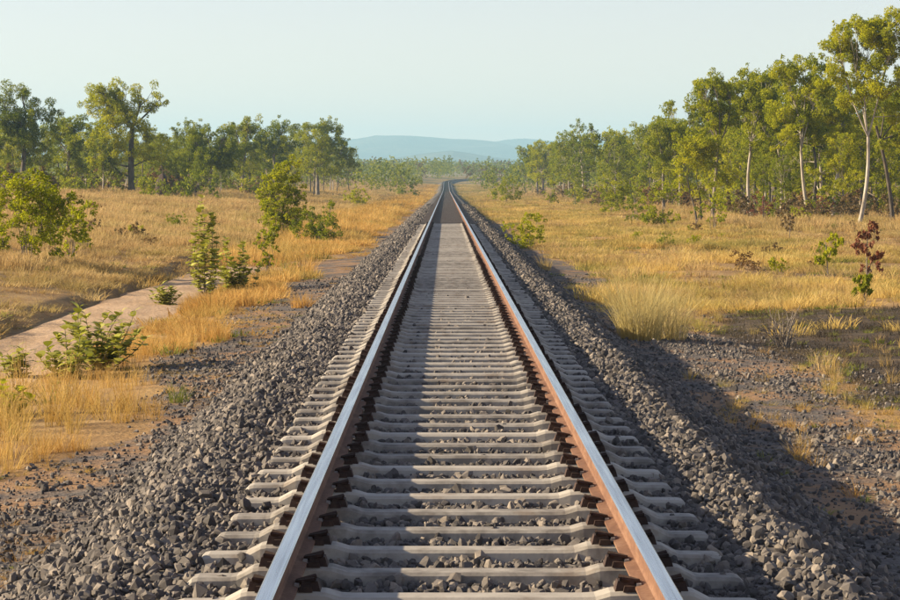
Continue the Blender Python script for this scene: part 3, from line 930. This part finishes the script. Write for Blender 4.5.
# right side
big_tree(21, 857, 229, 124, [(838, 48, 17), (850, 34, 13), (872, 32, 17), (893, 27, 16), (838, 72, 17), (862, 66, 18), (887, 58, 19), (905, 48, 16), (846, 96, 16), (876, 92, 18), (900, 85, 18), (905, 115, 14), (838, 24, 6)],
         "tallest right-hand tree, white leaning trunk, crown reaching the upper right corner", M_BARK_WHITE, M_LEAF_YELLOW, 4.6, 0.155, (0.5, 0), GR, leafW=0.055, leafL=(0.11, 0.2), dens=1.35)
big_tree(22, 811, 222, 142, [(786, 76, 15), (803, 70, 14), (820, 82, 14), (794, 96, 17), (815, 104, 17), (780, 108, 15), (802, 126, 17), (822, 132, 13), (784, 136, 13)],
         "white slim-trunked tree with the trunk forking below a dense yellow-green crown", M_BARK_WHITE, M_LEAF_YELLOW, 4.2, 0.16, (-0.3, 0), GR, leafW=0.055, leafL=(0.12, 0.21), dens=1.35)
big_tree(23, 754, 217, 158, [(738, 92, 13), (752, 80, 13), (768, 76, 12), (760, 98, 16), (776, 100, 13), (744, 114, 14), (766, 122, 15), (750, 135, 12)],
         "pale-trunked tree second from the left end of the tall right-hand row", M_BARK_WHITE, M_LEAF_YELLOW, 4.4, 0.17, (-0.4, 0), GR, leafW=0.06, leafL=(0.13, 0.23), dens=1.35)
big_tree(24, 712, 222, 150, [(700, 91, 12), (712, 86, 12), (728, 92, 12), (704, 108, 13), (722, 112, 14), (712, 130, 13), (735, 120, 9)],
         "tall tree at the left end of the right-hand row, flat leafy top against the sky", M_BARK_GREY, M_LEAF_YELLOW, 4.6, 0.17, (0, 0), GR, leafW=0.06, leafL=(0.13, 0.23), dens=1.35)
big_tree(25, 697, 224, 146, [(682, 148, 13), (700, 142, 13), (716, 152, 12), (688, 166, 14), (708, 172, 14), (722, 180, 10), (680, 184, 10), (698, 188, 11)],
         "low bushy bright green tree in front of the tall right-hand row", M_BARK_DARK, M_LEAF_YELLOW, 1.6, 0.12, (0, 0), GR, leafW=0.06, leafL=(0.13, 0.23), stems=2)
big_tree(26, 893, 226, 128, [(885, 110, 14), (905, 135, 15), (888, 140, 11), (912, 100, 15), (925, 80, 17), (915, 55, 15), (930, 120, 15)],
         "dark-trunked leaning tree at the right edge beside the tallest one", M_BARK_DARK, M_LEAF_OLIVE, 5.0, 0.15, (-0.5, 0), GR, leafW=0.055, leafL=(0.12, 0.21), dens=1.35)
big_tree(27, 833, 216, 150, [(824, 96, 12), (838, 112, 13), (830, 128, 12), (846, 128, 12), (820, 114, 10), (836, 92, 11)],
         "white-limbed tree standing between the slim forked one and the tallest", M_BARK_WHITE, M_LEAF_YELLOW, 4.6, 0.19, (0.3, 0), GR, leafW=0.06, leafL=(0.13, 0.23), dens=1.35)
big_tree(28, 778, 213, 165, [(770, 140, 13), (785, 148, 12), (776, 122, 13), (792, 128, 11), (764, 155, 9)],
         "tree with a straight blackened trunk between two pale trunks on the right", M_BARK_DARK, M_LEAF_OLIVE, 4.4, 0.22, (0, 0), GR, leafW=0.06, leafL=(0.13, 0.23), dens=1.35)
big_tree(29, 664, 213, 186, [(655, 130, 11), (670, 126, 11), (682, 138, 10), (660, 146, 12), (676, 154, 12), (650, 152, 9), (664, 170, 11)],
         "greyer tree with thin top left of the tall right-hand row", M_BARK_GREY, M_LEAF_OLIVE, 3.6, 0.18, (0, 0), GR, leafW=0.07, leafL=(0.15, 0.26))
big_tree(30, 605, 203, 280, [(592, 142, 8), (605, 138, 9), (618, 144, 8), (598, 154, 9), (612, 158, 9), (604, 168, 8)],
         "mid-distance tree with a domed crown in the receding right-hand row", M_BARK_GREY, M_LEAF_OLIVE, 4.5, 0.2, (0, 0), GR, leafW=0.09, leafL=(0.2, 0.34))
big_tree(31, 538, 195, 430, [(522, 150, 6), (534, 147, 7), (548, 152, 7), (528, 160, 8), (545, 164, 8), (536, 170, 7), (556, 156, 5)],
         "dark wide tree nearest the track at the far end of the right woodland", M_BARK_GREY, M_LEAF_OLIVE, 5.0, 0.3, (0, 0), GR, leafW=0.12, leafL=(0.28, 0.45))

# ---- woodland behind and along the rows: copies of a few shapes, each a tree of its own
PROTO = []
for i in range(9):
    H = (9.5, 8.5, 10.5, 9.0, 8.0, 11.0, 9.0, 10.0, 8.5)[i]
    t = rand_targets(500 + i, H, H * (0.30, 0.2, 0.38, 0.25, 0.15, 0.32, 0.22, 0.28, 0.35)[i], (2.0, 2.3, 1.8, 2.4, 2.1, 2.2, 1.9, 2.5, 2.2)[i], (17, 18, 16, 19, 18, 19, 17, 19, 16)[i])
    PROTO.append(build_tree("woodland_tree", 520 + i, H * 0.52, t, 0.12 + 0.008 * i, (M_BARK_WHITE, M_BARK_GREY, M_BARK_DARK)[i % 3], (M_LEAF_OLIVE, M_LEAF_OLIVE, M_LEAF_YELLOW)[(i * 2) % 3],
                            leafW=0.085, leafL=(0.2, 0.34), dens=0.8))
rt = random.Random(77)
LAND = {1: [(538, "the dark wide far tree"), (605, "the domed mid-distance tree"), (664, "the thin-topped greyer tree"), (712, "the flat-topped tall tree"),
            (754, "the second pale trunk"), (778, "the blackened trunk"), (811, "the slim forked tree"), (857, "the tallest right-hand tree")],
        -1: [(20, "the broad edge tree"), (66, "the rounded olive tree"), (132, "the tallest left tree"), (212, "the forked pale tree"),
             (243, "the narrow-topped tree"), (283, "the bright lone shrub"), (318, "the dark spreading end tree")]}
USED = {}
def placed(kind, x, y):
    u = 446 + (x - CAM_X) / y * 2453
    lu, ln = min(LAND[1 if x > 0 else -1], key=lambda q: abs(q[0] - u))
    lab = "%s %s %s" % (kind, "behind" if abs(u - lu) < 9 else ("just left of" if u < lu else "just right of"), ln)
    k = USED[lab] = USED.get(lab, 0) + 1
    return lab if k == 1 else lab + (", farther back", ", third one back", ", fourth one back", ", fifth one back", ", sixth one back", ", seventh one back", ", eighth one back", ", ninth one back", ", at the very back")[min(k, 10) - 2]
def wood(spots, where, group):
    for (x, y, sc) in sorted(spots, key=lambda q: q[1]):
        i = rt.randrange(9)
        kind = "%s %s-trunked %stree" % (where, ("pale", "grey", "dark")[i % 3], "bright-leaved " if (i * 2) % 3 == 2 else "")
        plant("eucalyptus_tree", PROTO[i], x, y, placed(kind, x, y), "tree", group, sc, rt.uniform(0, 6.28))
def row(side, y0, y1, n, near, far, smin, smax):
    out = []
    tries = 0
    while len(out) < n and tries < 4000:
        tries += 1
        y_ = y0 + (y1 - y0) * rt.random()
        xs_ = near(y_) + (far - 0) * rt.random() ** 1.4
        x = side * xs_
        if abs(x - CAM_X) > 0.2 * y_ + 4:
            continue
        if all((x - a) ** 2 + ((y_ - b_) * 0.6) ** 2 > 3.0 for a, b_, _ in out):
            out.append((x, y_, rt.uniform(smin, smax)))
    return out
wood(row(1, 150, 205, 26, lambda y: 21.5, 18, 0.75, 1.0), "slender", "trees deeper in the right woodland")
wood(row(1, 190, 300, 34, lambda y: 18.5, 34, 0.7, 0.98), "mid-distance", "mid-distance trees of the right woodland")
wood(row(1, 300, 520, 40, lambda y: 17.5 - (y - 300) * 0.012, 40, 0.85, 1.2), "small distant", "distant trees of the right woodland")
wood(row(1, 140, 190, 9, lambda y: 19.5, 14, 0.38, 0.62), "short", "short trees among the right-hand trunks")
wood(row(-1, 205, 290, 13, lambda y: 21 + (300 - y) * 0.06, 26, 0.4, 0.7), "short", "short trees among the left trunks")
wood(row(-1, 235, 300, 17, lambda y: 24 + (300 - y) * 0.05, 30, 0.55, 0.8), "medium", "trees behind the tallest left tree")
wood(row(-1, 300, 460, 30, lambda y: 17, 60, 0.72, 0.98), "distant", "distant trees of the left woodland")

# ---- shrubs
def shrub_mesh(name, seed, h, w, leaf, stems=5, n=14, leafL=(0.06, 0.12), leafW=0.04, dens=1.0, fill=0.42):
    r = np.random.default_rng(seed)
    t = []
    for k in range(n):
        f = r.uniform(0.12, 1.0)
        a = r.uniform(0, 6.28)
        rr = w * 0.5 * math.sqrt(r.random()) * (0.75 + 0.35 * math.sin(f * 3.0)) * 0.8
        t.append((math.cos(a) * rr, math.sin(a) * rr, f * h * 1.02, max(0.08, fill * w * 0.5 * r.uniform(0.6, 1.1))))
    return build_tree(name, seed, h * 0.42, t, 0.02 + 0.012 * h, M_BARK_GREY, leaf, leafL=leafL, leafW=leafW, dens=dens, stems=stems, droop=0.1, sub=(5, 8))

def broadleaf(name, seed, h, w, leaf, stems=6, per=16, L=(0.10, 0.17), Wd=0.115):
    """upright soft stems with opposite pairs of broad oval leaves"""
    r = np.random.default_rng(seed)
    tubes, Vs, Fs, T, off = [], [], [], [], 0
    for k in range(stems):
        a = k * 2.4 + r.uniform(-0.5, 0.5); rr = w * 0.5 * math.sqrt(r.uniform(0.02, 1.0))
        hh = h * r.uniform(0.45, 1.0) * (1.12 - 0.55 * (2 * rr / w) ** 2)
        p = curve_pts((r.normal(0, 0.03), r.normal(0, 0.03), -0.05), (math.cos(a) * rr, math.sin(a) * rr, hh), r, 0.14 * h, 8)
        tubes.append(tube(p, np.linspace(0.010, 0.004, 8), 5))
        for q in range(per):
            f = 0.18 + 0.82 * (q / (per - 1))
            i = min(6, int(f * 7)); c = p[i] + (p[i + 1] - p[i]) * (f * 7 - i)
            az = q * 1.57 + r.normal(0, 0.35)
            for sgn in (0, math.pi):
                d = np.array([math.cos(az + sgn), math.sin(az + sgn), r.uniform(-0.15, 0.75) + 0.5 * (f > 0.9)]); d /= np.linalg.norm(d)
                Lk = r.uniform(*L) * (1.0 - 0.35 * abs(f - 0.55)); Wk = Wd * Lk / 0.14 * r.uniform(0.8, 1.1)
                side = np.cross(d, (0, 0, 1.0)); side /= np.linalg.norm(side) + 1e-6
                up = np.cross(side, d)
                V = []
                for tt, ww in ((0.0, 0.06), (0.28, 0.42), (0.62, 0.5), (0.88, 0.27), (1.0, 0.03)):
                    m_ = c + d * Lk * tt + up * (-0.10 * Lk * tt * tt * 2)
                    V += [m_ - side * Wk * ww + up * 0.14 * Wk * ww * 2, m_ + side * Wk * ww + up * 0.14 * Wk * ww * 2]
                Vs.append(np.array(V))
                for e in range(4):
                    Fs.append((off + 2 * e, off + 2 * e + 1, off + 2 * e + 3, off + 2 * e + 2))
                off += 10
                T += [float(np.clip(r.normal(0.5, 0.2), 0, 1))] * 10
    tv, tf = join_vf(tubes)
    return (fastmesh(name + "_stem", tv, tf, [M_BARK_GREY], True), fastmesh(name + "_foliage", np.concatenate(Vs), np.array(Fs), [leaf], True, tint=T))

SF = ("stem", "foliage")
def shrub(u, dist, h, w, seed, label, leaf=None, cat="shrub", name="shrub", group=None, **kw):
    x = px(u, dist)
    return plant(name, shrub_mesh(name, seed, h, w, leaf or M_LEAF_YELLOW, **kw), x, dist, label, cat, group, pn=SF)
def leafy(u, dist, h, w, seed, label, leaf=None, **kw):
    return plant("broadleaf_plant", broadleaf("broadleaf_plant", seed, h, w, leaf or M_LEAF_GREY, **kw), px(u, dist), dist, label, "plant", "broad-leaved plants beside the dirt road", pn=SF)

shrub(26, 60, 1.95, 2.5, 601, "wide yellow-green shrub at the left edge beyond the dirt road", n=44, stems=9, dens=1.0, fill=0.33)
shrub(70, 62, 1.35, 1.3, 602, "smaller yellow-green shrub against the right side of the wide left-edge shrub", n=18)
shrub(283, 105, 3.1, 2.1, 603, "tall bright yellow-green shrub standing alone left of the line", n=60, leafL=(0.08, 0.15), leafW=0.055, dens=1.2)
shrub(268, 68, 1.15, 0.9, 604, "small round yellow-green shrub beside the ballast edge on the left", n=18, dens=1.2)
shrub(318, 97, 1.5, 2.2, 605, "low olive-brown shrub between the bright shrub and the line", M_LEAF_OLIVE, n=16)
shrub(356, 224, 1.5, 2.6, 606, "small round shrub on the yellow slope left of the far track", n=12, leafL=(0.12, 0.2), leafW=0.08)
shrub(415, 396, 3.0, 2.6, 607, "little upright tree close to the far track on the left", M_LEAF_OLIVE, n=14, leafL=(0.2, 0.3), leafW=0.13, dens=0.7)
shrub(400, 420, 2.4, 3.2, 608, "low spreading bush left of the little upright tree", M_LEAF_OLIVE, n=12, leafL=(0.2, 0.3), leafW=0.13, dens=0.7)
leafy(100, 31, 0.9, 1.25, 611, "widest broad-leaved plant leaning over the orange grass", stems=24, per=13)
leafy(70, 30.2, 0.55, 0.8, 612, "shorter broad-leaved plant tucked against the left of the widest one", stems=13, per=10)
leafy(14, 30.8, 0.58, 0.36, 613, "small upright broad-leaved plant on the bare road at the left edge", stems=9, per=9)
leafy(165, 49.5, 0.45, 0.8, 614, "low broad-leaved plant alone on the road edge", stems=16, per=9)
leafy(206, 54.5, 2.45, 0.62, 615, "tallest broad-leaved plant, a dark column at the end of the visible road", stems=12, per=22, L=(0.12, 0.21), Wd=0.13)
leafy(236, 55.5, 1.2, 1.1, 616, "bushy broad-leaved plant right of the tall column plant", stems=18, per=13, L=(0.12, 0.19), Wd=0.13)
leafy(8, 25, 0.38, 0.55, 617, "low green broad-leaved plant at the left edge in orange grass", M_LEAF_YELLOW, stems=7, per=8)
# right side
shrub(525, 84, 1.15, 1.4, 621, "low yellow-green shrub at the foot of the ballast right of the line", n=18)
shrub(507, 280, 2.8, 3.8, 622, "wide shrub nearest the far track on the right", n=16, leafL=(0.13, 0.24), leafW=0.1, dens=0.8)
shrub(549, 262, 2.8, 2.0, 623, "yellowish upright shrub mid-way along the right grass edge", n=12, leafL=(0.13, 0.24), leafW=0.1, dens=0.8)
shrub(575, 255, 3.1, 2.4, 624, "dark round-topped shrub right of the yellowish upright one", M_LEAF_OLIVE, n=14, leafL=(0.13, 0.24), leafW=0.1, dens=0.8)
shrub(612, 185, 2.4, 3.0, 625, "broad shrub at the left end of the near right-hand shrubs", n=16, leafL=(0.09, 0.17), leafW=0.07)
shrub(636, 136, 2.0, 1.6, 626, "compact dark green shrub right of the broad one", M_LEAF_OLIVE, n=14, leafL=(0.08, 0.15), leafW=0.06)
shrub(663, 128, 2.1, 2.3, 627, "yellow-green shrub in the middle of the near right-hand shrubs", n=18, leafL=(0.08, 0.15), leafW=0.06)
shrub(697, 112, 1.15, 0.7, 628, "small dark sapling in the straw grass under the bushy tree", M_LEAF_OLIVE, n=8, stems=1)
shrub(714, 118, 2.2, 1.5, 629, "upright bright shrub in front of the brown undergrowth", n=14, leafL=(0.08, 0.15), leafW=0.06)
def sapling(u, dist, h, w, seed, label, leaf):
    r = np.random.default_rng(seed)
    t = [(r.normal(0, w * 0.22), r.normal(0, w * 0.22), h * f, w * 0.20) for f in np.linspace(0.35, 0.98, 11)]
    return plant("sapling", build_tree("sapling", seed, h * 0.8, t, 0.022, M_BARK_GREY, leaf, leafL=(0.09, 0.16), leafW=0.06, dens=0.8, droop=0.8, sub=(3, 5)), px(u, dist), dist, label, "sapling", pn=SF)
sapling(868, 52, 1.45, 0.75, 631, "thin sapling with drooping rust-red leaves near the right edge", M_LEAF_RED)
sapling(766, 132, 1.5, 1.4, 632, "red-leaved sapling under the pale-trunked tree", M_LEAF_RED)
sapling(829, 60, 1.0, 0.7, 633, "slim yellow-green sapling in the straw grass left of the red one", M_LEAF_YELLOW)
sapling(822, 140, 1.5, 1.2, 634, "reddish sapling at the foot of the slim forked tree", M_LEAF_RED)
sapling(790, 104, 1.2, 1.0, 635, "brown-leaved sapling in front of the blackened trunk", M_LEAF_BROWN)
sapling(866, 47, 0.5, 0.35, 636, "knee-high green seedling below the rust-red sapling", M_LEAF_OLIVE)

# undergrowth under the right woodland and behind the left field
UG = [shrub_mesh("undergrowth", 700 + i, 1.3, 2.2, (M_LEAF_BROWN, M_LEAF_OLIVE, M_LEAF_RUSTY, M_LEAF_YELLOW)[i], n=10, leafL=(0.12, 0.22), leafW=0.08, dens=0.7) for i in range(4)]
def under(spots, where, group):
    for (x, y, s_) in sorted(spots, key=lambda q: q[1]):
        i = rt.randrange(4)
        kind = "%s %s bush" % (where, ("scrubby brown", "olive", "rusty", "yellowish")[i])
        plant("undergrowth_bush", UG[i], x, y, placed(kind, x, y), "bush", group, s_, rt.uniform(0, 6.28), SF)
under(row(1, 128, 200, 60, lambda y: 18.5, 18, 0.6, 1.3), "low", "undergrowth below the right-hand trees")
under(row(1, 200, 420, 50, lambda y: 15.5, 20, 0.8, 1.8), "far", "undergrowth along the receding right woodland")
under(row(-1, 195, 330, 70, lambda y: 20, 30, 0.8, 2.0), "low", "undergrowth below the left trees")

def field_spots(side, n, y0, y1, smin, smax):
    out = []
    while len(out) < n:
        y_ = rt.uniform(y0, y1); x_ = side * rt.uniform(6.5 if side > 0 else 9.0, 0.18 * y_)
        if abs(x_) < 0.18 * y_ - 0.5 and (side > 0 or abs(x_) < 27):
            out.append((x_, y_, rt.uniform(smin, smax)))
    return out
under(field_spots(-1, 26, 72, 195, 0.22, 0.5), "small", "small bushes in the left field")
under(field_spots(1, 16, 62, 125, 0.16, 0.36), "tiny", "small bushes in the right field")

# bare twiggy bush in the burnt patch
def twig_bush(seed, h, w):
    r = np.random.default_rng(seed); tb_ = []
    for k in range(26):
        a = r.uniform(0, 6.28); rr = w * 0.5 * r.uniform(0.2, 1)
        e = np.array([math.cos(a) * rr, math.sin(a) * rr, h * r.uniform(0.4, 1)])
        p = curve_pts((r.normal(0, 0.04), r.normal(0, 0.04), -0.05), e, r, 0.08, 6)
        tb_.append(tube(p, np.linspace(0.009, 0.003, 6), 4))
        for q in range(3):
            i = r.integers(2, 5)
            tb_.append(tube(curve_pts(p[i], p[i] + unit(r.normal(size=3) + (0, 0, .6)) * 0.18, r, 0.02, 3), [0.004, 0.003, 0.002], 3))
    return join_vf(tb_)
tv, tf = twig_bush(801, 0.62, 0.9)
xx = px(785, 34)
link("bare_bush", fastmesh("bare_bush", tv, tf, [M_BARK_GREY], True), label="leafless twiggy bush in the burnt patch right of the line", cat="bush", loc=(xx, 34, tz1(xx, 34)))

# grass tussocks that stand out on their own
def tussock(u, dist, h, rad, seed, label, mat, blades=260):
    x = px(u, dist)
    link("grass_tussock", tuft_mesh("grass_tussock", seed, mat, blades, rad, h, 0.007, 0.32, 4), label=label, cat="tussock", group="separate grass tussocks", loc=(x, dist, tz1(x, dist)))
tussock(640, 34.5, 0.98, 0.30, 811, "big pale grass tussock at the ballast foot right of the line", M_GRASS_P, 700)
tussock(668, 35.0, 0.8, 0.28, 812, "paler shorter tussock touching the big one", M_GRASS_P, 420)
tussock(302, 45, 0.34, 0.2, 813, "orange grass tussock in the grey gravel left of the line", M_GRASS_L)
tussock(178, 25.5, 0.26, 0.10, 814, "small yellow-green tussock in the gravel by the left ballast", M_GRASS_G, 90)
tussock(545, 62, 0.5, 0.15, 815, "thin brown tussock on the right ballast slope", M_GRASS_F, 120)

# termite mounds
def mound_mesh(seed, h, w):
    r = np.random.default_rng(seed)
    nu, nv = 14, 12
    V = []
    for j in range(nv):
        f = j / (nv - 1)
        rad = w * 0.5 * (0.72 + 0.35 * math.sin(f * 2.6)) * (math.sqrt(max(0.0, 1 - f ** 3.2)))
        for i in range(nu):
            a = 2 * math.pi * i / nu
            q = rad * (1 + 0.22 * math.sin(a * 3 + f * 2 + seed) + r.normal(0, 0.05))
            V.append((math.cos(a) * q, math.sin(a) * q, -0.15 + f * h))
    F = [(j * nu + i, j * nu + (i + 1) % nu, (j + 1) * nu + (i + 1) % nu, (j + 1) * nu + i) for j in range(nv - 1) for i in range(nu)]
    return fastmesh("termite_mound", np.array(V), np.array(F), [M_MOUND], True)
x = px(163, 205)
link("termite_mound", mound_mesh(3, 2.4, 1.05), label="dark brown upright termite mound right of the tallest left tree", cat="termite mound", group="termite mounds", loc=(x, 205, tz1(x, 205)))
x = px(10, 200)
link("termite_mound", mound_mesh(5, 2.2, 1.8), label="dark brown termite mound under the far left edge tree", cat="termite mound", group="termite mounds", loc=(x, 200, tz1(x, 200)))

# ---- distant woodland, one mass
def far_tree(seed, leaf):
    r = np.random.default_rng(seed)
    t = rand_targets(seed, 9.0, 2.2, 2.6, 9)
    a, b_ = build_tree("far_tree", seed, 4.0, t, 0.2, M_BARK_GREY, leaf, leafW=0.35, leafL=(0.5, 0.8), dens=1.0, sub=(3, 4))
    return b_
FT = source_coll("far_tree_source", [far_tree(900 + i, (M_LEAF_OLIVE, M_LEAF_OLIVE, M_LEAF_YELLOW, M_LEAF_BROWN)[i % 4]) for i in range(6)])
fp = []
for y0, y1, dens in ((470, 1000, 0.010), (1000, 1900, 0.0045), (1900, 3600, 0.0014)):
    n = int((y1 - y0) * 0.42 * y1 * dens)
    q = np.stack([rng.uniform(-0.21, 0.21, n) * y1, rng.uniform(y0, y1, n)], 1)
    q = q[np.abs(q[:, 0]) < 0.21 * q[:, 1]]
    d = np.abs(q[:, 0] - track_x(np.minimum(q[:, 1], 1200)))
    ok = (d > np.interp(q[:, 1], [460, 600, 800, 1000, 1300], [9, 8, 6.5, 6, 4])) | (q[:, 1] > 1200)
    fp.append(q[ok])
fp = np.concatenate(fp)
n = len(fp)
fs = np.where(fp[:, 1] < 1000, rng.uniform(0.22, 0.85, n), rng.uniform(0.55, 1.1, n))
scatter("distant_woodland", np.column_stack([fp, terrain(fp[:, 0], fp[:, 1]) - 0.3]), np.column_stack([np.zeros(n), np.zeros(n), rng.uniform(0, 6.28, n)]),
        np.repeat(fs[:, None], 3, 1), rng.integers(0, 6, n), FT, label="hazy grey-green woodland far ahead below the hills", cat="woodland")

# ---- haze: the air between here and the hills
def haze_box(x0, x1, y0, y1, z0, z1, density):
    V, F = box_vf(x0, x1, y0, y1, z0, z1)
    m, nt, out = new_mat("haze_air"); b = NB(nt)
    pv = b.n("ShaderNodeVolumePrincipled")
    pv.inputs["Color"].default_value = (0.46, 0.79, 1.0, 1)
    pv.inputs["Density"].default_value = density
    pv.inputs["Anisotropy"].default_value = 0.1
    b.l(pv.outputs[0], out.inputs["Volume"])
    o = link("haze", fastmesh("haze", V, F, [m]), kind="stuff", label="pale blue haze over the distant land", cat="haze")
    return o
haze_box(-9500, 9500, -700, 9500, -3.0, 215, 2.0e-4)
